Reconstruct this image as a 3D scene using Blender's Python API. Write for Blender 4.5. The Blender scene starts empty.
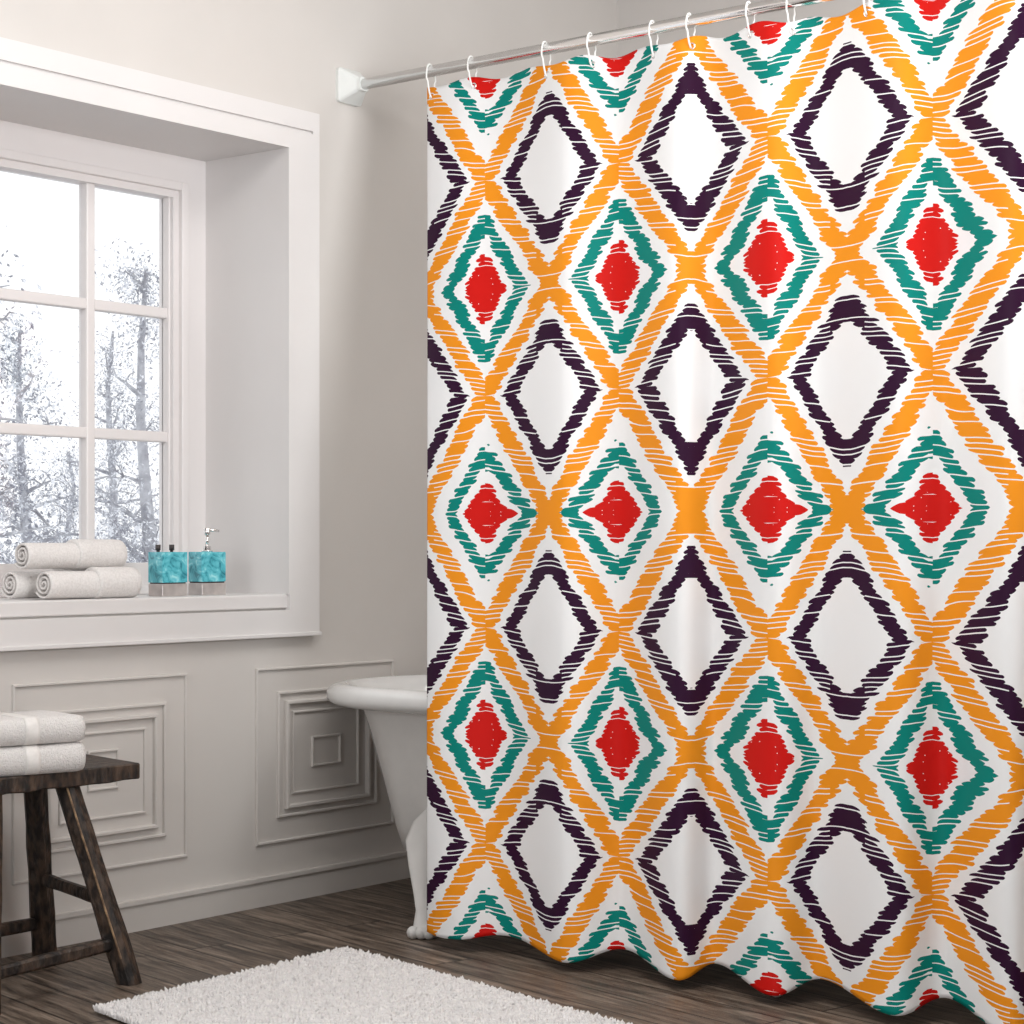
import bpy, bmesh, math, random
from mathutils import Vector, Matrix
random.seed(7)
C = bpy.context.scene.collection
PI = math.pi
# ------------------------------------------------------------------ camera
TH = math.atan(0.79)
CT, ST = math.cos(TH), math.sin(TH)
F = 2010.0
HC = 0.90
HZ = 545.0
def ray(px):
    u = (px - 512.0) / F
    return CT + ST*u, ST - CT*u
def at(px, py, Y):
    dx, dy = ray(px); s = Y/dy
    return Vector((dx*s, Y, HC - (py-HZ)/F*s))
def atd(px, py, d):
    dx, dy = ray(px)
    return Vector((dx*d, dy*d, HC - (py-HZ)/F*d))
cam = bpy.data.cameras.new('camera'); co = bpy.data.objects.new('camera', cam); C.objects.link(co)
co.location = (0, 0, HC); co.rotation_euler = (PI/2, 0, TH - PI/2)
cam.sensor_width = 36; cam.lens = F/1024*36; cam.shift_y = (HZ-512)/1024; cam.clip_start = 0.05; cam.clip_end = 400
bpy.context.scene.camera = co
# ------------------------------------------------------------------ materials
def mat(name):
    m = bpy.data.materials.new(name); m.use_nodes = True
    return m, m.node_tree.nodes, m.node_tree.links, m.node_tree.nodes['Principled BSDF']
def N(nt, t, **kw):
    n = nt.new(t)
    for k, v in kw.items(): setattr(n, k, v)
    return n
def simple(name, c1, c2=None, rough=.6, metal=0, scale=20, bump=0, bscale=None, detail=4, coat=0, stretch=None, ramp=(.35, .65), spec=.5):
    m, nt, L, b = mat(name)
    b.inputs['Roughness'].default_value = rough; b.inputs['Metallic'].default_value = metal
    b.inputs['Coat Weight'].default_value = coat; b.inputs['Specular IOR Level'].default_value = spec
    tc = N(nt, 'ShaderNodeTexCoord'); mp = N(nt, 'ShaderNodeMapping'); L.new(tc.outputs['Object'], mp.inputs[0])
    if stretch: mp.inputs['Scale'].default_value = stretch
    nz = N(nt, 'ShaderNodeTexNoise'); nz.inputs['Scale'].default_value = scale; nz.inputs['Detail'].default_value = detail
    L.new(mp.outputs[0], nz.inputs['Vector'])
    cr = N(nt, 'ShaderNodeValToRGB'); c2 = c2 or tuple(x*.96 for x in c1)
    cr.color_ramp.elements[0].position = ramp[0]; cr.color_ramp.elements[1].position = ramp[1]
    cr.color_ramp.elements[0].color = (*c2, 1); cr.color_ramp.elements[1].color = (*c1, 1)
    L.new(nz.outputs[0], cr.inputs[0]); L.new(cr.outputs[0], b.inputs['Base Color'])
    if bump:
        n2 = N(nt, 'ShaderNodeTexNoise'); n2.inputs['Scale'].default_value = bscale or scale; n2.inputs['Detail'].default_value = 3
        L.new(mp.outputs[0], n2.inputs['Vector'])
        bp = N(nt, 'ShaderNodeBump'); bp.inputs['Strength'].default_value = 1; bp.inputs['Distance'].default_value = bump
        L.new(n2.outputs[0], bp.inputs['Height']); L.new(bp.outputs[0], b.inputs['Normal'])
    return m
M_wall = simple('wall_paint', (.645, .610, .578), rough=.75, scale=3)
M_wallr = simple('wall_paint_light', (.72, .69, .665), rough=.75, scale=3)
M_lowbounce = simple('low_bounce_wall', (.33, .31, .29), rough=.8, scale=3)  # unseen left and front walls, coloured dark to cut bounce light low down
M_trim = simple('trim_paint', (.75, .725, .715), rough=.45, scale=3)
M_wfr = simple('window_paint', (.80, .76, .75), rough=.4, scale=3)
M_ceil = simple('ceiling_paint', (.8, .79, .77), rough=.8)
M_chrome = simple('chrome', (.90, .88, .87), (.85, .83, .82), rough=.12, metal=1, scale=5)
M_plastic = simple('white_plastic', (.82, .84, .82), rough=.3)
M_ring = simple('ring_plastic', (.9, .9, .88), rough=.25)
M_enamel = simple('white_enamel', (.80, .80, .79), rough=.12, coat=.5)
M_tubout = simple('tub_outer_paint', (.70, .685, .665), rough=.3)
M_towel = simple('terry_towel', (.86, .83, .81), (.74, .71, .69), rough=.95, scale=300, bump=.004, bscale=350)
M_roll = simple('rolled_towel_cloth', (.84, .81, .79), (.74, .71, .69), rough=.95, scale=200, bump=.002, bscale=300)
M_band = simple('woven_band', (.84, .81, .78), (.76, .73, .70), rough=.6, scale=80)
M_wood = simple('dark_rustic_wood', (.085, .052, .034), (.008, .005, .004), rough=.5, scale=60, bump=.006, bscale=70, detail=8, stretch=(1, 1, .45), ramp=(.40, .68))
M_worn = simple('worn_wood_edge', (.42, .27, .15), (.12, .07, .04), rough=.6, scale=50, detail=6)
M_rug = simple('rug_pile', (.86, .84, .83), (.72, .70, .70), rough=.95, scale=60)
M_base = simple('rug_base', (.55, .53, .52), rough=.95, scale=60)
M_silver = simple('brushed_silver', (.68, .63, .61), (.52, .48, .47), rough=.35, metal=.6, scale=30)
M_dark = simple('dark_handle', (.05, .04, .04), rough=.3)
M_snow = simple('snow', (.88, .90, .93), rough=.9, scale=3)
M_bark = simple('frosted_bark', (.55, .56, .60), (.32, .32, .36), rough=.9, scale=12, bump=.01)
M_leaf = simple('frosted_leaves', (.85, .87, .92), (.30, .31, .36), rough=.9, scale=9, detail=10, ramp=(.42, .56))

def teal():
    m, nt, L, b = mat('teal_resin')
    tc = N(nt, 'ShaderNodeTexCoord'); nz = N(nt, 'ShaderNodeTexNoise')
    nz.inputs['Scale'].default_value = 28; nz.inputs['Detail'].default_value = 3; nz.inputs['Distortion'].default_value = 2.2
    L.new(tc.outputs['Object'], nz.inputs['Vector'])
    cr = N(nt, 'ShaderNodeValToRGB'); e = cr.color_ramp.elements
    e[0].position = .30; e[0].color = (.02, .20, .26, 1); e[1].position = .72; e[1].color = (.42, .82, .85, 1)
    x = e.new(.46); x.color = (.09, .48, .57, 1); x = e.new(.58); x.color = (.16, .60, .68, 1)
    L.new(nz.outputs[0], cr.inputs[0]); L.new(cr.outputs[0], b.inputs['Base Color'])
    b.inputs['Roughness'].default_value = .12; b.inputs['Coat Weight'].default_value = .4
    return m
M_teal = teal()

def floor_mat():
    m, nt, L, b = mat('wood_planks')
    tc = N(nt, 'ShaderNodeTexCoord'); mp = N(nt, 'ShaderNodeMapping')
    mp.inputs['Rotation'].default_value = (0, 0, -math.atan2(.978, .207))
    L.new(tc.outputs['Object'], mp.inputs[0])
    br = N(nt, 'ShaderNodeTexBrick'); br.offset = .37
    br.inputs['Scale'].default_value = 1; br.inputs['Brick Width'].default_value = 1.3; br.inputs['Row Height'].default_value = .105
    br.inputs['Mortar Size'].default_value = .0030; br.inputs['Mortar Smooth'].default_value = .3; br.inputs['Bias'].default_value = 0
    br.inputs['Color1'].default_value = (.0, .0, .0, 1); br.inputs['Color2'].default_value = (1, 1, 1, 1); br.inputs['Mortar'].default_value = (.5, .5, .5, 1)
    L.new(mp.outputs[0], br.inputs['Vector'])
    m2 = N(nt, 'ShaderNodeMapping'); m2.inputs['Scale'].default_value = (2.2, 26, 1); L.new(mp.outputs[0], m2.inputs[0])
    off = N(nt, 'ShaderNodeVectorMath', operation='MULTIPLY_ADD'); L.new(br.outputs['Color'], off.inputs[0]); off.inputs[1].default_value = (7, 3, 0)
    L.new(m2.outputs[0], off.inputs[2])
    nz = N(nt, 'ShaderNodeTexNoise'); nz.inputs['Scale'].default_value = 2.0; nz.inputs['Detail'].default_value = 8; nz.inputs['Roughness'].default_value = .68
    nz.inputs['Distortion'].default_value = .6; L.new(off.outputs[0], nz.inputs['Vector'])
    cr = N(nt, 'ShaderNodeValToRGB'); e = cr.color_ramp.elements
    e[0].position = .36; e[0].color = (.028, .020, .015, 1); e[1].position = .68; e[1].color = (.27, .215, .17, 1)
    x = e.new(.5); x.color = (.118, .088, .066, 1)
    L.new(nz.outputs[0], cr.inputs[0])
    hv = N(nt, 'ShaderNodeHueSaturation'); L.new(cr.outputs[0], hv.inputs['Color'])
    mr = N(nt, 'ShaderNodeMapRange'); L.new(br.outputs['Color'], mr.inputs[0]); mr.inputs[3].default_value = .8; mr.inputs[4].default_value = 1.2
    L.new(mr.outputs[0], hv.inputs['Value'])
    mx = N(nt, 'ShaderNodeMix', data_type='RGBA'); L.new(br.outputs['Fac'], mx.inputs[0]); L.new(hv.outputs[0], mx.inputs[6]); mx.inputs[7].default_value = (.012, .009, .007, 1)
    L.new(mx.outputs[2], b.inputs['Base Color'])
    b.inputs['Roughness'].default_value = .42; b.inputs['Specular IOR Level'].default_value = .35
    bp = N(nt, 'ShaderNodeBump'); bp.inputs['Distance'].default_value = .002; bp.inputs['Strength'].default_value = .6
    L.new(nz.outputs[0], bp.inputs['Height']); L.new(bp.outputs[0], b.inputs['Normal'])
    return m
M_floor = floor_mat()

def glass_mat():
    m, nt, L, b = mat('window_glass')
    nt.remove(b); out = [n for n in nt if n.type == 'OUTPUT_MATERIAL'][0]
    tr = N(nt, 'ShaderNodeBsdfTransparent'); gl = N(nt, 'ShaderNodeBsdfGlossy'); gl.inputs['Roughness'].default_value = .03
    fr = N(nt, 'ShaderNodeFresnel'); fr.inputs[0].default_value = 1.3
    mx = N(nt, 'ShaderNodeMixShader'); L.new(fr.outputs[0], mx.inputs[0]); L.new(tr.outputs[0], mx.inputs[1]); L.new(gl.outputs[0], mx.inputs[2])
    L.new(mx.outputs[0], out.inputs[0])
    return m
M_glass = glass_mat()

class X:                                   # tiny expression builder over Math nodes
    nt = None; L = None
    def __init__(s, sock): s.s = sock
    @staticmethod
    def op(name, *a):
        n = X.nt.new('ShaderNodeMath'); n.operation = name
        for i, v in enumerate(a):
            if isinstance(v, X): X.L.new(v.s, n.inputs[i])
            else: n.inputs[i].default_value = v
        return X(n.outputs[0])
    def __add__(s, o): return X.op('ADD', s, o)
    def __radd__(s, o): return X.op('ADD', o, s)
    def __sub__(s, o): return X.op('SUBTRACT', s, o)
    def __rsub__(s, o): return X.op('SUBTRACT', o, s)
    def __mul__(s, o): return X.op('MULTIPLY', s, o)
    def __rmul__(s, o): return X.op('MULTIPLY', s, o)
    def __gt__(s, o): return X.op('GREATER_THAN', s, o)
    def __lt__(s, o): return X.op('LESS_THAN', s, o)
def mn(a, b): return X.op('MINIMUM', a, b)
def mxx(a, b): return X.op('MAXIMUM', a, b)
def ab(a): return X.op('ABSOLUTE', a)

def curtain_mat():
    m, nt, L, b = mat('curtain_print')
    X.nt, X.L = nt, L
    uv = N(nt, 'ShaderNodeUVMap'); sp = N(nt, 'ShaderNodeSeparateXYZ'); L.new(uv.outputs[0], sp.inputs[0])
    U, W = X(sp.outputs[0]), X(sp.outputs[1])
    s = X.op('PINGPONG', U + 3.0, 1.0); w = X.op('PINGPONG', W + 4.0, 1.0)
    sb = s > 0.5; wb = w > 0.5
    s1 = mxx(mn(s, 1.0 - s), 0.022); w1 = ab(w - 0.5)
    Q = sb*17.0 + wb*31.0
    cv = N(nt, 'ShaderNodeCombineXYZ'); L.new(s.s, cv.inputs[0]); L.new((w*1.6).s, cv.inputs[1])
    def noise(scale, seed, detail=1.0):
        n = nt.new('ShaderNodeTexNoise'); n.noise_dimensions = '4D'; n.inputs['Scale'].default_value = scale; n.inputs['W'].default_value = seed
        n.inputs['Detail'].default_value = detail; L.new(cv.outputs[0], n.inputs['Vector']); return X(n.outputs[0]) - 0.5
    wob = noise(9, 1.3)*0.045
    D = s1 + w1 + wob; Do = mn(s, 1.0 - s) + w1 + wob
    def strokes(seed, pitch, slope):
        T = (w1 + s1*slope)*(1.0/pitch) + noise(6, seed + 2.2)*1.0
        k = X.op('FLOOR', T); fr = X.op('FRACT', T)
        def rnd(i):
            n = nt.new('ShaderNodeTexWhiteNoise'); n.noise_dimensions = '1D'; L.new((k*1.37 + Q + (seed*53.1 + i*101.7)).s, n.inputs['W'])
            return X(n.outputs[0])
        t2 = fr*2.0 - 1.0
        return rnd, fr, t2*t2
    def band(E, lo, hi, seed, pitch=.0195, slope=.085, amp=.034, gapp=.55, gapw=.26, tooth=.015, apex=.2, gmask=None):
        rnd, fr, tt = strokes(seed, pitch, slope)
        hiE = (rnd(1) - 0.5)*amp + hi - tt*tooth
        v = hiE - E
        if lo is not None:
            v = mn(v, E - ((rnd(2) - 0.5)*amp + lo + tt*tooth))
        gap = (rnd(3) > ((s1 < 0.10)*apex + gapp))*(fr < gapw)
        if gmask is not None: gap = gap*gmask
        return (v > 0.0)*(1.0 - gap)
    hh = mxx(ab(s - 0.5), 0.028); vv = 0.5 - w1
    spike = s < 0.5
    hs = 1.04 + wb*(0.03 - spike*0.20)
    vs = 0.92 + wb*0.21
    spk = mxx(0.05 - vv, 0.0)*spike*(0.25 + wb*0.15)
    e = hh*hs + vv*vs + noise(8, 5.1)*0.05
    orange = band(Do, .425, .575, 1.0, gapp=.55, gapw=.22)
    dark = band(D, .252, .374, 2.0, gapp=.42, gapw=.25, apex=.38)
    tealb = band(e - spk, .235, .350, 3.0, gapp=.55, gapw=.22, amp=.038)
    red = band(e - spk*(0.6 + wb*1.6), None, .174, 4.0, gapp=.75, gapw=.16, amp=.040, gmask=(vv > 0.05))
    vo = nt.new('ShaderNodeTexVoronoi'); vo.inputs['Scale'].default_value = 26; L.new(cv.outputs[0], vo.inputs['Vector'])
    red = red*(X(vo.outputs[0]) > 0.085)
    col = None
    def over(prev, c, mask):
        n = nt.new('ShaderNodeMix'); n.data_type = 'RGBA'
        if prev is None: n.inputs[6].default_value = (.84, .84, .845, 1)
        else: L.new(prev, n.inputs[6])
        n.inputs[7].default_value = (*c, 1); L.new(mask.s, n.inputs[0]); return n.outputs[2]
    col = over(col, (.026, .003, .024), dark)
    col = over(col, (.0, .21, .175), tealb)
    col = over(col, (.84, .285, .012), orange)
    col = over(col, (.60, .008, .005), red)
    L.new(col, b.inputs['Base Color'])
    b.inputs['Roughness'].default_value = .55; b.inputs['Specular IOR Level'].default_value = .12
    return m
M_curtain = curtain_mat()
# ------------------------------------------------------------------ mesh helpers
def obj(name, bm, m, parent=None, smooth=False, kind=None):
    me = bpy.data.meshes.new(name)
    bmesh.ops.recalc_face_normals(bm, faces=bm.faces[:])
    bm.to_mesh(me); bm.free()
    o = bpy.data.objects.new(name, me); C.objects.link(o)
    me.materials.append(m)
    if smooth:
        for p in me.polygons: p.use_smooth = True
    if parent: o.parent = parent
    if kind: o['kind'] = kind
    return o
def rawobj(name, vs, fs, m, parent=None, smooth=False):
    me = bpy.data.meshes.new(name); me.from_pydata(vs, [], fs); me.update(); me.materials.append(m)
    if smooth: me.shade_smooth()
    o = bpy.data.objects.new(name, me); C.objects.link(o)
    if parent: o.parent = parent
    return o
def thing(name, label, cat, loc=(0, 0, 0), rz=0, group=None):
    o = bpy.data.objects.new(name, None); C.objects.link(o); o.location = loc; o.rotation_euler = (0, 0, rz)
    o['label'] = label; o['category'] = cat
    if group: o['group'] = group
    return o
def tag(o, label, cat, group=None):
    o['label'] = label; o['category'] = cat
    if group: o['group'] = group
    return o
def box(bm, a, b, M=None):
    vs = []
    for z in (a[2], b[2]):
        for x, y in ((a[0], a[1]), (b[0], a[1]), (b[0], b[1]), (a[0], b[1])):
            v = Vector((x, y, z)); vs.append(bm.verts.new(M @ v if M else v))
    for f in ((0, 3, 2, 1), (4, 5, 6, 7), (0, 1, 5, 4), (1, 2, 6, 5), (2, 3, 7, 6), (3, 0, 4, 7)):
        bm.faces.new([vs[i] for i in f])
def bevel(bm, w, seg=2):
    bmesh.ops.bevel(bm, geom=bm.edges[:], offset=w, segments=seg, affect='EDGES', profile=.5)
def loft(bm, rings, cap=True, closed=True):
    R = [[bm.verts.new(p) for p in r] for r in rings]
    n = len(R[0])
    for a, b in zip(R, R[1:]):
        for i in range(n if closed else n-1):
            j = (i+1) % n
            bm.faces.new((a[i], a[j], b[j], b[i]))
    if cap:
        bm.faces.new(R[0][::-1]); bm.faces.new(R[-1])
    return R
def tube(bm, pts, rad, seg=12, cap=True, closed=False):
    pts = [Vector(p) for p in pts]; n = len(pts)
    rad = rad if hasattr(rad, '__len__') else [rad]*n
    up = Vector((0, 0, 1)); rings = []; prev = None
    for i, p in enumerate(pts):
        if closed: t = pts[(i+1) % n] - pts[i-1]
        else: t = pts[min(i+1, n-1)] - pts[max(i-1, 0)]
        t.normalize()
        if prev is None:
            a = t.cross(up)
            if a.length < 1e-3: a = t.cross(Vector((1, 0, 0)))
        else: a = prev - t*prev.dot(t)
        a.normalize(); prev = a; b = t.cross(a)
        rings.append([p + (a*math.cos(2*PI*k/seg) + b*math.sin(2*PI*k/seg))*rad[i] for k in range(seg)])
    if closed:
        R = [[bm.verts.new(q) for q in r] for r in rings]
        for i in range(n):
            A, B = R[i], R[(i+1) % n]
            for k in range(seg): bm.faces.new((A[k], A[(k+1) % seg], B[(k+1) % seg], B[k]))
    else: loft(bm, rings, cap)
def bar(bm, p, q, w, d, w2=None, d2=None, side=Vector((1, 0, 0))):
    """square-section bar from p to q, tapering"""
    p, q = Vector(p), Vector(q); t = (q-p).normalized(); a = side - t*side.dot(t); a.normalize(); b = t.cross(a)
    w2 = w2 or w; d2 = d2 or d; rings = []
    for c, ww, dd in ((p, w, d), (q, w2, d2)):
        rings.append([c + a*x*ww/2 + b*y*dd/2 for x, y in ((-1, -1), (1, -1), (1, 1), (-1, 1))])
    loft(bm, rings)
# ------------------------------------------------------------------ room shell
WY = 3.60; WR = 5.08; CZ = 2.66; XL = -1.5
rx = at(290, 146, WY - .022)                       # reveal corner on the wall plane
RX, RZ = rx.x, rx.z
GY = WY + 0.282              # depth of the window niche
SZ = 0.776                                  # sill surface
WX0 = 1.25                                  # left side of the niche (out of frame)
bm = bmesh.new(); T = GY + .06
box(bm, (XL, WY, -.02), (WR + .1, T, SZ - .01)); box(bm, (XL, WY, RZ), (WR + .1, T, CZ))
box(bm, (XL, WY, SZ - .01), (WX0, T, RZ)); box(bm, (RX, WY, SZ - .01), (WR + .1, T, RZ))
obj('wall_back', bm, M_wall, kind='structure')
bm = bmesh.new(); box(bm, (WR, -2.5, -.02), (WR + .1, WY, CZ)); obj('wall_right', bm, M_wallr, kind='structure')
bm = bmesh.new(); box(bm, (-1.5, -2.5, -.05), (WR + .1, T, 0)); obj('floor', bm, M_floor, kind='structure')
bm = bmesh.new(); box(bm, (-1.5, -2.5, CZ), (WR + .1, T, CZ + .05)); obj('ceiling', bm, M_ceil, kind='structure')
bm = bmesh.new(); box(bm, (-1.6, -2.5, -.02), (-1.5, T, CZ)); obj('wall_left', bm, M_lowbounce, kind='structure')
bm = bmesh.new(); box(bm, (-1.5, -2.6, -.02), (WR + .1, -2.5, CZ)); obj('wall_front', bm, M_lowbounce, kind='structure')
# baseboard
bz = at(200, 887.5, WY).z
bm = bmesh.new(); box(bm, (XL, WY - .014, 0), (WR, WY, bz - .006))
box(bm, (XL, WY - .020, bz - .010), (WR, WY, bz)); obj('baseboard_back', bm, M_wall, kind='structure')
bm = bmesh.new(); box(bm, (WR - .014, -1.2, 0), (WR, WY - .02, bz)); obj('baseboard_right', bm, M_wall, kind='structure')
# window: casing, sill, outer frame, sash, muntins, panes
win = bpy.data.objects.new('window_1', None); C.objects.link(win); win['kind'] = 'structure'
ox = at(319.5, 115, WY - .022).x; oz = at(323, 115, WY - .022).z; obz = at(318, 631, WY).z; gz = at(307, 134, WY).z
ibz = at(301.6, 609, WY).z
bm = bmesh.new(); P = .022
cx0 = WX0 - .08
xg = at(307, 134, WY).x
box(bm, (cx0, WY - P, gz + .0035), (xg, WY, oz)); box(bm, (cx0, WY - P + .008, gz - .0035), (xg, WY, gz + .0035)); box(bm, (cx0, WY - P, RZ), (xg, WY, gz - .0035))
box(bm, (xg, WY - P, obz), (ox, WY, oz)); box(bm, (RX, WY - P, obz), (xg, WY, RZ)); box(bm, (cx0, WY - P, obz), (WX0, WY, RZ))
box(bm, (WX0, WY - P, obz), (RX, WY, ibz))
obj('window_casing', bm, M_trim, win)
bm = bmesh.new(); box(bm, (cx0, WY - P - .006, obz - .010), (ox + .004, WY, obz)); bevel(bm, .002); obj('apron_moulding', bm, M_trim, win)
bm = bmesh.new(); box(bm, (WX0, WY - .012, ibz + .004), (RX + .012, GY, SZ)); bevel(bm, .004, 3); obj('window_sill', bm, M_trim, win)
GX = at(163, 300, GY + .03).x
fx = at(184, 185, GY).x; fz = at(184, 184, GY).z
gtz = at(163, 196, GY + .03).z; gbz = at(163, 557, GY + .03).z
bm = bmesh.new()                             # surround set into the niche, stepped
def ringbox(bm, x0, x1, z0, z1, w, y0, y1):
    box(bm, (x0, y0, z0), (x0 + w, y1, z1)); box(bm, (x1 - w, y0, z0), (x1, y1, z1))
    box(bm, (x0 + w, y0, z0), (x1 - w, y1, z0 + w)); box(bm, (x0 + w, y0, z1 - w), (x1 - w, y1, z1))
wl = WX0 + .05
ringbox(bm, WX0, RX, SZ, RZ, max(.01, RX - fx), GY - .0, T - .02)
obj('window_surround', bm, M_wfr, win)
bm = bmesh.new(); box(bm, (RX - .004, WY - P, SZ), (RX, GY, RZ)); box(bm, (WX0, WY - P, RZ - .004), (RX - .004, GY, RZ)); box(bm, (WX0, WY - P, SZ), (WX0 + .004, GY, RZ - .004)); obj('niche_lining', bm, M_trim, win)
bm = bmesh.new()
ringbox(bm, wl, fx, SZ, fz, .022, GY - .018, GY + .05); bevel(bm, .003)
ringbox(bm, wl + .018, fx - .020, SZ + .018, fz - .020, .020, GY - .004, GY + .05)
obj('window_frame', bm, M_wfr, win)
bm = bmesh.new()
sx1 = fx - .036; sw = sx1 - GX
ringbox(bm, wl + .036, sx1, gbz - .045, gtz + .022, sw, GY + .008, GY + .045); bevel(bm, .003)
obj('sash', bm, M_wfr, win)
mxr = [at(89, 300, GY + .02).x]; pw = GX - mxr[0]
cols = [GX]; xx = mxr[0]
while xx > wl + .1: cols.append(xx); xx -= pw*1.32
cols.append(wl + .06)
mz1 = at(163, 313, GY + .02).z; mz2 = at(163, 437, GY + .02).z; mw = .0135
for x in cols[1:-1]:
    bm = bmesh.new(); box(bm, (x - mw, GY + .012, gbz - .01), (x + mw, GY + .045, gtz + .01)); bevel(bm, .004, 2); obj('muntin', bm, M_wfr, win)
for z in (mz1, mz2):
    bm = bmesh.new(); box(bm, (wl + .04, GY + .014, z - mw), (GX + .01, GY + .044, z + mw)); bevel(bm, .004, 2); obj('muntin', bm, M_wfr, win)
zs = [gtz + .005, mz1, mz2, gbz - .005]
for i in range(len(cols) - 1):
    for a, c in zip(zs, zs[1:]):
        bm = bmesh.new(); box(bm, (cols[i+1], GY + .030, c), (cols[i], GY + .034, a)); obj('pane', bm, M_glass, win)
# wall panels (moulding rings)
def ring_mould(bm, x0, x1, z0, z1, w, p):
    prof = [(0, 0), (0, p*.7), (w*.25, p), (w*.75, p), (w, p*.7), (w, 0)]
    cs = []
    for d, h in prof:
        y = WY - h
        cs.append([Vector((x0 + d, y, z0 + d)), Vector((x1 - d, y, z0 + d)), Vector((x1 - d, y, z1 - d)), Vector((x0 + d, y, z1 - d))])
    loft(bm, cs, cap=False)
def panel(n, rects):
    bm = bmesh.new()
    for x0, x1, z0, z1, w, p in rects: ring_mould(bm, x0, x1, z0, z1, w, p)
    obj('trim_%d' % n, bm, M_wall, kind='structure')
a = at(254, 668, WY); b = at(392, 659, WY); c = at(254, 846, WY)
def rr(l, t, r, bb, w, p):   # left/top and right/bottom pixels on the wall plane
    return (at(l, 600, WY).x, at(r, 600, WY).x, at(l, bb, WY).z, at(l, t, WY).z, w, p)
panel(1, [rr(255, 668.5, 392.5, 846, .007, .007), rr(276.5, 691.5, 375.5, 818, .008, .008), rr(284, 700.5, 368, 809, .011, .012),
          rr(291.5, 711, 358, 794, .006, .006), rr(311, 736, 340, 766.5, .006, .006)])
xr = at(186, 600, WY).x; xl = at(11.5, 600, WY).x
z1 = at(186, 673, WY).z; z0 = at(184, 857, WY).z
def in2(px, t, bb, w, p):
    x1 = at(px, 600, WY).x; d = xr - x1
    return (xl + d, x1, at(px, bb, WY).z, at(px, t, WY).z, w, p)
panel(2, [(xl, xr, z0, z1, .007, .007), in2(165, 702, 836, .008, .008), in2(156, 713, 828, .011, .012), in2(145, 727, 813, .006, .006), in2(118, 748, 788, .006, .006)])
# ------------------------------------------------------------------ outdoors
bm = bmesh.new(); box(bm, (-6, T + .02, -1.4), (40, 60, -1.2)); obj('ground', bm, M_snow, kind='structure')
def tree(loc, h, crown, nleaf, label, rnd):
    r = random.Random(rnd)
    t = thing('frosted_tree', label, 'tree', loc, r.random()*6, 'snowy trees outside the window')
    bm = bmesh.new(); tips = []
    pts = [(0, 0, 0)]; x = y = 0
    for i in range(1, 9):
        x += r.uniform(-.06, .06); y += r.uniform(-.06, .06); pts.append((x, y, h*i/8))
    tube(bm, pts, [.085*(1 - .85*i/8) for i in range(9)], 8)
    for k in range(34):
        f = r.uniform(.16, .97); i = min(7, int(f*8)); p = Vector(pts[i]).lerp(Vector(pts[i+1]), f*8 - i)
        a = r.uniform(0, 2*PI); ln = crown*(1.15 - f)*r.uniform(.6, 1.1)
        q = [p]; d = Vector((math.cos(a), math.sin(a), r.uniform(.1, .8))).normalized()
        for j in range(4):
            d = (d + Vector((r.uniform(-.2, .2), r.uniform(-.2, .2), r.uniform(-.15, .2)))).normalized(); q.append(q[-1] + d*ln/4)
        tube(bm, q, [.022, .016, .011, .007, .003], 5)
        tips += q[1:]
        for j in range(4):
            s0 = r.choice(q[1:]); e = s0 + Vector((r.uniform(-1, 1), r.uniform(-1, 1), r.uniform(-.3, .8))).normalized()*ln*.35
            tube(bm, [s0, (s0+e)/2 + Vector((0, 0, .02)), e], [.007, .005, .002], 4); tips += [e, (s0+e)/2]
    obj('trunk', bm, M_bark, t, True)
    vs, fs = [], []
    for k in range(nleaf):
        c = r.choice(tips) + Vector((r.gauss(0, .10), r.gauss(0, .10), r.gauss(0, .10)))
        a = Vector((r.uniform(-1, 1), r.uniform(-1, 1), r.uniform(-1, 1))).normalized(); b_ = a.orthogonal().normalized()
        n = a.cross(b_); s_ = r.uniform(.008, .020)
        i = len(vs); vs += [c - a*s_, c + b_*s_*.45 + n*s_*.15, c + a*s_, c - b_*s_*.45 + n*s_*.15]; fs.append((i, i+1, i+2, i+3))
    rawobj('foliage', vs, fs, M_leaf, t)
def tr(px, Y, top, crown, n, label, seed):
    p = at(px, 545, Y); g = -1.2; h = at(px, top, Y).z - g
    tree((p.x, Y, g), h, crown, n, label, seed)
tr(152, 10.0, 270, .95, 9000, 'tall frosted tree seen through the right-hand window panes', 1)
tr(112, 15.2, 330, 1.0, 7000, 'frosted tree behind the centre bar of the window', 2)
tr(20, 12.6, 330, .85, 8000, 'frosted tree at the left edge of the window view', 3)
tr(62, 18.2, 452, 1.0, 7000, 'low frosted tree in the lower left window pane', 4)
tr(172, 21.5, 330, 1.1, 7000, 'snowy tree partly hidden by the right side of the window frame', 5)
tr(-60, 8.2, 250, 1.1, 5000, 'frosted tree beyond the left side of the window', 6)
tr(230, 13.0, 250, 1.2, 5000, 'frosted tree beyond the right side of the window', 7)
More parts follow.
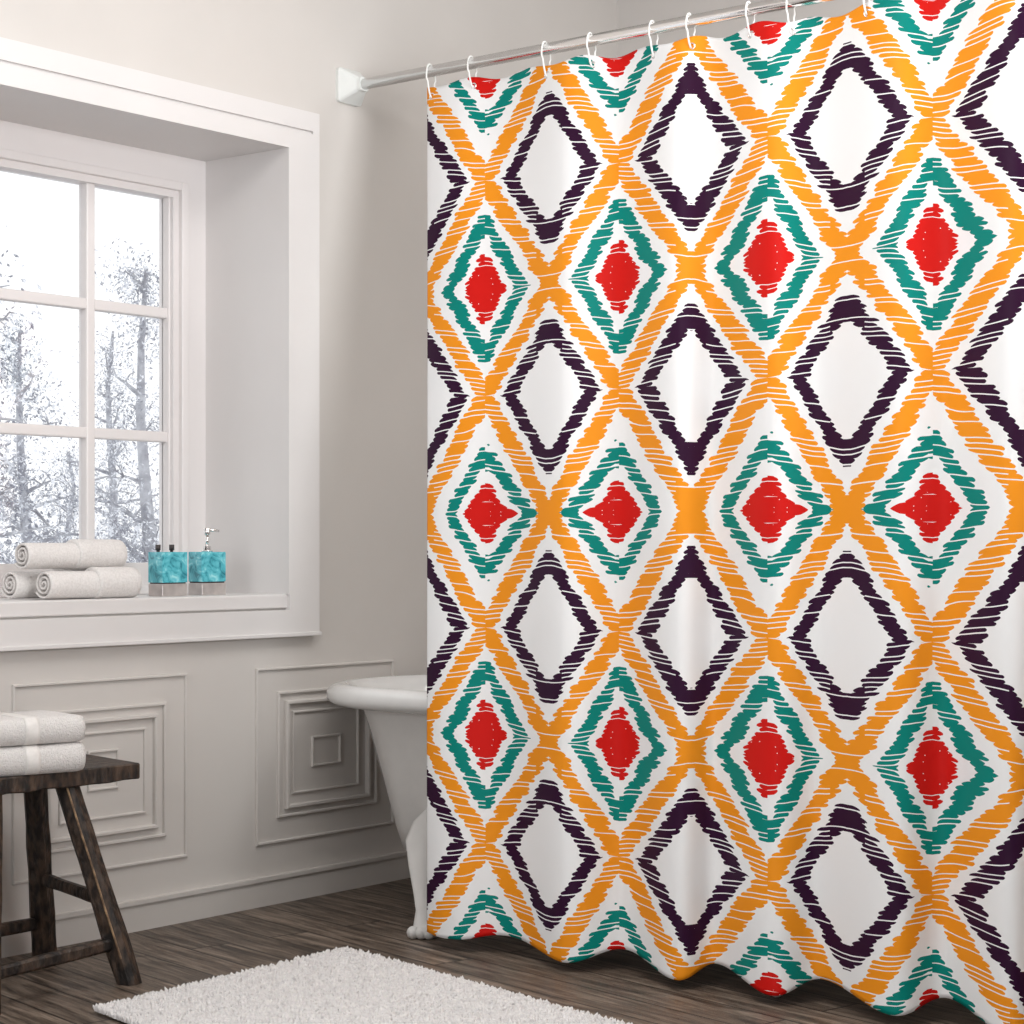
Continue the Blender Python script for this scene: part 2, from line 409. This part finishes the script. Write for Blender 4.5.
# ------------------------------------------------------------------ rod with end bracket
ROX = 3.874; ROZ = 2.098
rod = thing('shower_rod', 'chrome tension curtain rod reaching out from the wall above the bathtub', 'curtain rod', (ROX - .012, WY, ROZ))
bm = bmesh.new(); tube(bm, [(0, -.035, 0), (0, -2.6, 0)], .0142, 32); obj('rod_tube', bm, M_chrome, rod, True)
bm = bmesh.new()
rings = []
for y, r_, rd in ((0, .045, .01), (-.010, .045, .01), (-.014, .042, .01), (-.050, .019, .008), (-.060, .017, .008)):
    ring = []
    for cx, cz, a0 in ((1, 1, 0), (-1, 1, PI/2), (-1, -1, PI), (1, -1, 3*PI/2)):
        for k in range(4):
            a = a0 + k*PI/6; ring.append(Vector((cx*(r_-rd) + rd*math.cos(a), y, cz*(r_-rd) + rd*math.sin(a))))
    rings.append(ring)
loft(bm, rings); o = obj('end_bracket', bm, M_plastic, rod); o['label'] = 'white square pyramid end bracket'
# ------------------------------------------------------------------ curtain
def Y0(px):
    dx, dy = ray(px); return ROX*dy/dx
KB = .884; ZT = 2.06
def kz(z): return KB + (1-KB)*z/ZT
knots = [(395, -1), (452, 0), (502, 1), (564, 2), (624, 3), (677, 4), (717, 5), (771, 6), (824, 7), (891, 8), (951, 9), (1003, 10), (1060, 11), (1130, 12), (1210, 13), (1300, 14)]
amps = {0: .022, 1: .024, 2: .045, 3: .045}
def phase(px):
    for (a, i), (b, j) in zip(knots, knots[1:]):
        if a <= px <= b: return i + (px-a)/(b-a)
    return 14
def wave(px):
    ph = phase(px)
    i = math.floor(ph); A = amps.get(i, .045); B = amps.get(i+1, .045); A = A + (B-A)*(ph-i)
    return math.cos(ph*PI)*A
DISP = Vector((-.80, -.52, 0)).normalized()
qk = [(-1.60, -1.6), (-1.18, -1), (-.905, -.5), (-.634, 0), (-.370, .5), (-.077, 1), (.206, 1.5), (.472, 2), (.743, 2.5), (1.012, 3), (1.3, 3.5)]
def Wq(q):
    for (a, i), (b, j) in zip(qk, qk[1:]):
        if a <= q <= b: return i + (j-i)*(q-a)/(b-a)
    return 0
NXc, NZc = 460, 240
PX0, PX1 = 428, 1150
ya, yb = Y0(PX0), Y0(PX1)
def px_of(y):
    r = (ST*ROX - CT*y)/(CT*ROX + ST*y); return 512 + F*r
def cloth_point(y, f, pxx=None):
    px = px_of(y); wv = wave(px)
    zt = ZT + .006*math.sin(px*.11); zb = .034 - wv*.30
    z = zt + (zb-zt)*f
    k = kz(z); amp = .62 + .38*f
    # small natural irregularity of the folds along the height
    irr = .004*math.sin(px*.045 + z*3.1)
    p = Vector((ROX*k, y*k, z)) + DISP*(wv*amp + irr)
    return p, z, k
vs, uvs = [], []
for j in range(NZc + 1):
    f = j/NZc
    for i in range(NXc + 1):
        y = ya + (yb-ya)*i/NXc
        p, z, k = cloth_point(y, f)
        vs.append(p)
        q = (HC - z)/k
        uvs.append((1 + (2.943 - y)/.406, Wq(q)))
fs = []
for j in range(NZc):
    for i in range(NXc):
        a = j*(NXc+1) + i; fs.append((a, a+NXc+1, a+NXc+2, a+1))
cur = thing('shower_curtain', 'white shower curtain with orange, teal, red and purple diamond print hanging from the rod', 'shower curtain', (ROX*.9, 2.5, 0))
cl = rawobj('cloth', [v - cur.location for v in vs], fs, M_curtain, cur, True)
ul = cl.data.uv_layers.new(name='UVMap')
buf = []
for lp in cl.data.loops: buf += uvs[lp.vertex_index]
ul.data.foreach_set('uv', buf)
md = cl.modifiers.new('thick', 'SOLIDIFY'); md.thickness = .0015; md.offset = 1
ordn = ['nearest the wall bracket', 'second from the wall bracket', 'third from the wall bracket', 'fourth from the wall bracket', 'fifth from the wall bracket',
        'sixth from the wall bracket', 'seventh from the wall bracket', 'eighth from the wall bracket', 'ninth from the wall bracket']
for n, px in enumerate((433, 474, 548, 593, 655, 692, 751.5, 792, 867)):
    y = Y0(px); f = .012
    g, z, k = cloth_point(y, f)
    gm = bmesh.new()
    nrm = Vector((-.97, 0, .05)).normalized(); bvec = Vector((0, 1, 0)); cvec = nrm.cross(bvec).normalized()
    tube(gm, [g - DISP*.0 + nrm*.001 + (bvec*math.cos(2*PI*k_/20) + cvec*math.sin(2*PI*k_/20))*.0075 - cur.location for k_ in range(20)], .0020, 8, closed=True)
    obj('grommet', gm, M_chrome, cur, True)
    # ring: an open oval over the rod and down through the grommet
    rb = bmesh.new(); top = Vector((ROX - .012, y, ROZ + .0185)); bot = Vector((g.x, g.y, g.z - .006))
    ax = (top - bot); hL = ax.length/2; ax.normalize(); side = Vector((-1, 0, 0)); side = (side - ax*side.dot(ax)).normalized()
    ctr = (top + bot)/2; pts = []
    for k_ in range(36):
        a = 2*PI*k_/36*.93 - PI*.42
        ww = .0175 if math.sin(a) > 0 else .013
        pts.append(ctr + ax*hL*math.sin(a) + side*ww*math.cos(a))
    tube(rb, [p_ - Vector((ROX, y, ROZ)) for p_ in pts], .0023, 8)
    ro = obj('curtain_ring', rb, M_ring, None, True); ro.location = (ROX, y, ROZ)
    tag(ro, 'white open curtain ring on the chrome rod, ' + ordn[n], 'curtain ring', 'curtain rings along the rod')
# ------------------------------------------------------------------ bathtub
tub = thing('bathtub', 'white freestanding clawfoot bathtub standing behind the curtain', 'bathtub', (3.915, 2.545, 0))
HL = .705
def stad(z, a, e, n=24, hl=HL):
    r = []
    for k in range(n + 1):
        t = PI*k/n; r.append(Vector((a*math.copysign(abs(math.cos(t))**.84, math.cos(t)), hl + e*math.sin(t), z)))
    for k in range(n + 1):
        t = PI + PI*k/n; r.append(Vector((a*math.copysign(abs(math.cos(t))**.84, math.cos(t)), -hl + e*math.sin(t), z)))
    return r
bm = bmesh.new()
outer = [(.13, .10, .03), (.125, .155, .075), (.145, .185, .11), (.20, .205, .125), (.28, .225, .148), (.36, .243, .170), (.44, .261, .196), (.49, .275, .216), (.508, .283, .226)]
loft(bm, [stad(z, a_, e_) for z, a_, e_ in outer]); obj('tub_body', bm, M_tubout, tub, True)
bm = bmesh.new()
lip = [(.500, .280, .224), (.497, .298, .258), (.501, .318, .312), (.510, .330, .333), (.520, .334, .338), (.536, .332, .335), (.548, .322, .324), (.554, .305, .302), (.553, .290, .282),
       (.538, .276, .262), (.52, .266, .246), (.46, .252, .222), (.36, .230, .190), (.24, .200, .155), (.19, .16, .11), (.17, .08, .04)]
R = loft(bm, [stad(z, a_, e_) for z, a_, e_ in lip], cap=False); bm.faces.new(R[-1]); obj('tub_rim', bm, M_enamel, tub, True)
def foot(sx, sy):
    bm = bmesh.new()
    P_ = [((-.205, .622, .262), .018, .010), ((-.232, .612, .235), .040, .020), ((-.275, .595, .195), .045, .026), ((-.325, .56, .14), .030, .024), ((-.368, .52, .09), .021, .020),
          ((-.395, .49, .055), .020, .022), ((-.415, .467, .036), .029, .030), ((-.428, .455, .022), .031, .022), ((-.430, .453, .004), .026, .018)]
    rings = []
    for (x, y, z), w_, d_ in P_:
        c = Vector((x, y + .004, z)); u = Vector((.62, -.78, 0)); v = Vector((.74, .58, .35)) if z > .05 else Vector((.78, .62, 0))
        rings.append([Vector(((c.x + (u.x*math.cos(2*PI*k/14)*w_ + v.x*math.sin(2*PI*k/14)*d_)*1), c.y + u.y*math.cos(2*PI*k/14)*w_ + v.y*math.sin(2*PI*k/14)*d_, c.z + v.z*math.sin(2*PI*k/14)*d_*.5)) for k in range(14)])
    rings = [[Vector((p.x*sx, p.y*sy, p.z)) for p in r_] for r_ in rings]
    loft(bm, rings)
    ft = obj('foot', bm, M_tubout, tub, True)
    for dx in (-.018, 0, .018):
        bm = bmesh.new(); c = Vector((-.442 + dx*.5, .463 - dx*.9, .0145))
        bmesh.ops.create_icosphere(bm, subdivisions=2, radius=.0155, matrix=Matrix.Translation((c.x*sx, c.y*sy, c.z)))
        obj('toe', bm, M_tubout, ft, True)
for sx in (1, -1):
    for sy in (1, -1): foot(sx, sy)
# ------------------------------------------------------------------ stool
STZ = .438
stool = thing('stool', 'dark rustic wooden stool with splayed legs against the panelled wall', 'stool', (2.57, 3.40, 0))
O = Vector((2.57, 3.40, 0))
def loc(v): return Vector(v) - O
bm = bmesh.new(); th = .034
sx0, sx1_, sy0, sy1 = 2.26, 2.856, 3.262, 3.50
n = 14; rings = []
for i in range(n + 1):
    x = sx0 + (sx1_-sx0)*i/n; j = random.uniform(-.003, .003); j2 = random.uniform(-.002, .002)
    rings.append([loc((x, sy0 + j, STZ - th + j2)), loc((x + .05*i/n, sy1 + j, STZ - th + j2)), loc((x + .05*i/n, sy1 + j, STZ)), loc((x, sy0 + j, STZ))])
loft(bm, rings); bevel(bm, .003, 1); obj('seat', bm, M_wood, stool)
legs = {'fr': ((2.69, 3.300, STZ - th + .004), (2.752, 3.175, 0)), 'br': ((2.72, 3.44, STZ - th + .004), (2.795, 3.50, 0)),
        'fl': ((2.50, 3.30, STZ - th + .004), (2.395, 3.175, 0)), 'bl': ((2.50, 3.44, STZ - th + .004), (2.40, 3.50, 0))}
for k, (t_, b_) in legs.items():
    bm = bmesh.new()
    t_ = loc(t_); b_ = loc(b_); rings = []
    tt = (b_-t_).normalized(); a = Vector((1, .35, 0)); a = (a - tt*a.dot(tt)).normalized(); c = tt.cross(a)
    for i in range(9):
        p = t_.lerp(b_, i/8); w_ = .021 + .003*i/8 + random.uniform(-.0012, .0012)
        cut = .55
        rings.append([p + a*x*w_ + c*y*w_ for x, y in ((-1, -cut), (-cut, -1), (cut, -1), (1, -cut), (1, cut), (cut, 1), (-cut, 1), (-1, cut))])
    for p in rings[-1]: p.z = 0.0
    loft(bm, rings); lg = obj('leg', bm, M_wood, stool)
    if k in ('fr', 'fl'):
        bm = bmesh.new(); e1 = [r_[1 if 1 else 0] for r_ in rings]
        # worn pale arris down the leg
        pts = []
        for i, r_ in enumerate(rings[:-1]):
            q = min(r_, key=lambda p: (p.x + O.x)*.78 + (p.y + O.y)*.62 + 0) ; pts.append(q + Vector((random.uniform(-.001, .001), 0, 0)))
        tube(bm, pts, .0022, 6); w = obj('worn_edge', bm, M_worn, lg); w['label'] = 'pale worn edge of the leg'
def lerpleg(k, z):
    t_, b_ = Vector(legs[k][0]), Vector(legs[k][1]); f = (t_.z - z)/(t_.z - b_.z); return t_.lerp(b_, f)
def rung(k1, z1_, k2, z2_, w_):
    bm = bmesh.new(); p, q = loc(lerpleg(k1, z1_)), loc(lerpleg(k2, z2_))
    ns = 6; rings = []; t_ = (q-p).normalized(); a = Vector((0, 0, 1)); a = (a - t_*a.dot(t_)).normalized(); c = t_.cross(a)
    for i in range(ns + 1):
        m_ = p.lerp(q, i/ns); ww = w_ + random.uniform(-.001, .001)
        rings.append([m_ + a*x*ww + c*y*ww*.8 for x, y in ((-1, -.6), (-.6, -1), (.6, -1), (1, -.6), (1, .6), (.6, 1), (-.6, 1), (-1, .6))])
    loft(bm, rings); obj('stretcher', bm, M_wood, stool)
rung('br', .185, 'fr', .170, .0125)
rung('fr', .082, 'fl', .070, .0125)
rung('br', .085, 'bl', .085, .0125)
rung('bl', .185, 'fl', .170, .0125)
# folded towels
def folded(z, h, label, seed, dxo=0):
    r = random.Random(seed); L_, D_ = .44, .20
    px = atd(88.5, 760, 4.0); ang = math.radians(-13)
    corner = Vector((at(87.5 + dxo, 760, 3.215).x, 3.215, 0))
    t = thing('folded_towel', label, 'towel', (corner.x, corner.y, z), ang, 'folded towels on the stool')
    # stadium-like folded section swept along X, with layers
    def sec(x, gr=0):
        pts = []; ny = 16
        hh = h*(1 + .02*math.sin(x*23 + seed)); sag = -.0015*math.cos(x*12)
        e = min(1, max(0, (-x)/.012)); sq = .92 + .08*math.sin(e*PI/2)
        e2 = min(1, max(0, (x + L_)/.012)); sq *= .92 + .08*math.sin(e2*PI/2)
        rad = hh*.46
        for k in range(9):
            a = -PI/2 - PI*k/8; pts.append((rad*(1 + math.cos(a)) - rad*.0 + 0, hh/2 + math.sin(a)*hh/2*sq))
        pts = [(rad + rad*math.cos(-PI/2 - PI*k/8)*.75, hh/2 + (hh/2)*math.sin(-PI/2 - PI*k/8)) for k in range(9)]
        pts += [(D_*.4, hh), (D_*.7, hh), (D_ - .01, hh*.99), (D_, hh*.8), (D_, hh*.2), (D_ - .01, 0), (D_*.7, 0), (D_*.4, 0)]
        return [Vector((x, (y - gr) if y < D_*.5 else y + gr, hh/2 + (zz - hh/2)*(sq if gr == 0 else 1.0) + (gr if zz > hh/2 else -gr*.0) + 0)) for y, zz in pts]
    bm = bmesh.new(); n_ = 44; loft(bm, [sec(-L_ + L_*i/n_) for i in range(n_ + 1)]); bevel_ = None
    o = obj('towel_body', bm, M_towel, t, True)
    bm = bmesh.new(); x1 = -.100; x0 = x1 - .031
    rings = [sec(x0 + (x1-x0)*i/4, .0018) for i in range(5)]; loft(bm, rings)
    b_ = obj('woven_band', bm, M_band, t, True); b_['label'] = 'flat woven band round the towel'
folded(STZ - .0005, .060, 'thick folded white towel lying directly on the dark stool', 1)
folded(STZ + .0605, .054, 'folded white towel on top of the other towel on the stool', 2, -.5)
# ------------------------------------------------------------------ rolled towels on the sill
def rolled(x0, x1, y, z, r0, label, seam, ph=0):
    t = thing('rolled_towel', label, 'towel', (x0, y, z), 0, 'rolled towels on the window sill')
    Ln = x1 - x0; turns = 3.1; n_ = 90; thk = r0/turns*.60
    rings = []
    xs = [0, .002, .006, .012] + [Ln*i/10 for i in range(1, 10)] + [Ln - .012, Ln - .005, Ln - .001, Ln]
    for x in xs:
        e = min(x, Ln - x); rd = 0 if e > .012 else (1 - math.sqrt(max(0, 1 - (1 - e/.012)**2)))
        outp, inp = [], []
        for k in range(n_ + 1):
            f = k/n_; a = f*turns*2*PI + ph; rr_ = .004 + (r0 - .004)*f
            h = thk*.5*(1 - .55*rd)
            c = rr_ - thk*.5
            # flatten towards the spiral's end so that the tail hugs the roll
            outp.append(Vector((x, (c + h)*math.cos(a), (c + h)*math.sin(a)))); inp.append(Vector((x, (c - h)*math.cos(a), (c - h)*math.sin(a))))
        rings.append(outp + inp[::-1])
    bm = bmesh.new(); R = [[bm.verts.new(p) for p in r_] for r_ in rings]
    m_ = len(R[0])
    for A, B in zip(R, R[1:]):
        for i in range(m_): bm.faces.new((A[i], A[(i+1) % m_], B[(i+1) % m_], B[i]))
    for E_ in (R[0], R[-1]):
        for k in range(n_): bm.faces.new((E_[k], E_[k+1], E_[m_-2-k], E_[m_-1-k]))
    obj('roll', bm, M_roll, t, True)
    bm = bmesh.new(); prof = []
    a0 = seam*Ln
    for x, g in ((a0, -.004), (a0 + .001, .0015), (a0 + .006, .0026), (a0 + .02, .0022), (Ln - .02, .0022), (Ln - .004, .001), (Ln - .0005, -.004)):
        rr_ = r0 + g
        prof.append([Vector((x, rr_*math.cos(2*PI*k/40), rr_*math.sin(2*PI*k/40)*(1 if math.sin(2*PI*k/40) > 0 else (r0/(r0 + max(g, 0)))))) for k in range(40)])
    loft(bm, prof); obj('outer_fold', bm, M_roll, t, True)
RR = .0355
xa = at(43, 584, 3.645).x
rolled(xa, at(139, 590, 3.645).x - .018, 3.645, SZ + RR, RR, 'lower rolled white towel in front on the sill, seam in its middle', .52, -1.2)
rolled(xa - .030, at(139, 590, 3.645).x - .05, 3.728, SZ + RR, RR, 'lower rolled white towel at the back on the sill, mostly hidden', .52, -.9)
rolled(xa - .030, at(126, 560, 3.685).x - .022, 3.684, SZ + RR*2.86, RR*.95, 'rolled white towel lying on top of the two lower rolls', .50, -1.3)
# ------------------------------------------------------------------ bath set
def vessel(cx, label, name, dispenser, cat):
    W_, D_, H1, H2 = .081, .050, .030, .077
    p = at(cx, 595, 3.665)
    t = thing(name, label, cat, (p.x + W_/2, 3.665 + D_/2, SZ))
    bm = bmesh.new(); box(bm, (-W_/2, -D_/2, 0), (W_/2, D_/2, H1)); bevel(bm, .0015, 2); o = obj('base', bm, M_silver, t); o['label'] = 'silver lower band'
    bm = bmesh.new(); box(bm, (-W_/2 + .003, -D_/2 + .003, H1), (W_/2 - .003, D_/2 - .003, H1 + .003)); obj('collar', bm, M_dark, t)
    bm = bmesh.new()
    z0_, z1_ = H1 + .003, H1 + H2
    if dispenser: box(bm, (-W_/2, -D_/2, z0_), (W_/2, D_/2, z1_)); bevel(bm, .002, 2)
    else:
        w_ = .005
        def rc(x, y, z): return [Vector((-x, -y, z)), Vector((x, -y, z)), Vector((x, y, z)), Vector((-x, y, z))]
        a_, b_ = W_/2, D_/2
        R = loft(bm, [rc(a_, b_, z0_), rc(a_, b_, z1_), rc(a_ - w_, b_ - w_, z1_), rc(a_ - w_, b_ - w_, z0_ + .004)])
    obj('vessel', bm, M_teal, t)
    if dispenser:
        pm = bmesh.new(); tube(pm, [(0, 0, z1_), (0, 0, z1_ + .004), (0, 0, z1_ + .0041), (0, 0, z1_ + .014)], [.014, .014, .010, .009], 20)
        pu = obj('pump', pm, M_chrome, t, True)
        pm = bmesh.new(); tube(pm, [(0, 0, z1_ + .014), (0, 0, z1_ + .042)], .0045, 12); obj('stem', pm, M_chrome, pu, True)
        pm = bmesh.new(); tube(pm, [(0, 0, z1_ + .042), (0, 0, z1_ + .044), (0, 0, z1_ + .058), (0, 0, z1_ + .060)], [.007, .0085, .0085, .006], 16)
        tube(pm, [(0, 0, z1_ + .053), (.018, -.006, z1_ + .054), (.030, -.010, z1_ + .052)], [.0042, .0038, .003], 10); obj('nozzle', pm, M_chrome, pu, True)
    return t, z1_
t1, zt1 = vessel(162.3, 'teal square toothbrush tumbler with silver base next to the rolled towels', 'toothbrush_tumbler', False, 'tumbler')
t2, zt2 = vessel(202, 'teal square soap dispenser with chrome pump and silver base on the sill', 'soap_dispenser', True, 'soap dispenser')
for dx, sgn, lb in ((-.027, -1, 'slim dark toothbrush handle poking out at the left of the teal tumbler'), (.009, 1, 'slim dark toothbrush handle poking out near the middle of the teal tumbler')):
    bm = bmesh.new(); tube(bm, [(0, 0, 0), (sgn*.002, .001, .04), (sgn*.004, .001, .078)], [.003, .0035, .0042], 10)
    box(bm, (sgn*.004 - .005, -.004, .073), (sgn*.004 + .004, .005, .087)); 
    o = obj('toothbrush', bm, M_dark, None, True); o.location = (t1.location.x + dx, t1.location.y, SZ + .038); tag(o, lb, 'toothbrush', 'toothbrushes in the tumbler')
# ------------------------------------------------------------------ rug
def fl(px, py):
    d = HC*F/(py-HZ); dx, dy = ray(px); return Vector((dx*d, dy*d, 0))
A = fl(96, 1013); B = fl(346, 953); Cc = fl(606, 1025)
uX = (B - A); uY = (Cc - B)*1.55
rug = thing('bath_rug', 'white shaggy bath rug lying on the dark wood floor', 'rug', (A + (uX + uY)/2)[:])
rl = rug.location
def rp(u, v, z=0): p = A + uX*u + uY*v; return Vector((p.x - rl.x, p.y - rl.y, z))
bm = bmesh.new()
def rrect(z, e): return [rp(e, e, z), rp(1-e, e, z), rp(1-e, 1-e, z), rp(e, 1-e, z)]
loft(bm, [rrect(.0005, .012), rrect(.006, .012), rrect(.008, .02)]); obj('backing', bm, M_base, rug)
vs, fs = [], []; r = random.Random(3)
nu, nv = 125, 210
for i in range(nu + 1):
    for j in range(nv + 1):
        u = i/nu + r.uniform(-.4, .4)/nu; v = j/nv + r.uniform(-.4, .4)/nv
        u = min(1, max(0, u)); v = min(1, max(0, v))
        p = rp(u, v, .004); a = r.uniform(0, 2*PI); ln = r.uniform(.009, .015); lean = r.uniform(.003, .008)
        rad = r.uniform(.0034, .0050); d = Vector((math.cos(a), math.sin(a), 0)); q = p + d*lean + Vector((0, 0, ln))
        k0 = len(vs); b0 = r.uniform(0, 2)
        for c, rr_ in ((p, rad), (p.lerp(q, .65), rad*.95)):
            for k in range(4): vs.append(c + Vector((math.cos(b0 + PI/2*k), math.sin(b0 + PI/2*k), 0))*rr_)
        vs.append(q)
        for k in range(4):
            k2 = (k+1) % 4; fs.append((k0+k, k0+k2, k0+4+k2, k0+4+k)); fs.append((k0+4+k, k0+4+k2, k0+8))
rawobj('pile', vs, fs, M_rug, rug, True)
# ------------------------------------------------------------------ light
w = bpy.data.worlds.new('overcast_sky'); bpy.context.scene.world = w; w.use_nodes = True
bg = w.node_tree.nodes['Background']; bg.inputs[0].default_value = (.97, .985, 1, 1); bg.inputs[1].default_value = 1.15
def area(name, loc_, rot, sx, sy, p, col=(1, .985, .965)):
    l = bpy.data.lights.new(name, 'AREA'); l.shape = 'RECTANGLE'; l.size = sx; l.size_y = sy; l.energy = p; l.color = col
    o = bpy.data.objects.new(name, l); C.objects.link(o); o.location = loc_; o.rotation_euler = rot; return o
area('added_ceiling_fill', (2.35, 2.0, 2.62), (0, 0, 0), 1.8, 1.2, 27)  # added fill from above, no fixture modelled; brightens the upper walls
area('added_tub_fill', (4.45, 1.9, 2.62), (0, 0, 0), .7, .7, 12)  # added fill on the tub side, lifts the wall shaded by the curtain
sd_ = area('added_side_fill', (-1.3, 2.0, 1.6), (0, math.radians(-96), 0), 1.6, 1.8, 24, (.98, .985, 1)); sd_.data.spread = math.radians(120)  # added fill from the left, no window in that wall
fl_ = area('added_front_fill', (2.5, -2.3, 1.7), (math.radians(111), 0, 0), 2.2, 1.1, 60, (.97, .985, 1)); fl_.data.spread = math.radians(80)  # added fill behind the camera, tilted up at the back wall; no window there
sc = bpy.context.scene
sc.view_settings.view_transform = 'Standard'; sc.view_settings.look = 'None'; sc.view_settings.exposure = 0.12; sc.view_settings.gamma = 1
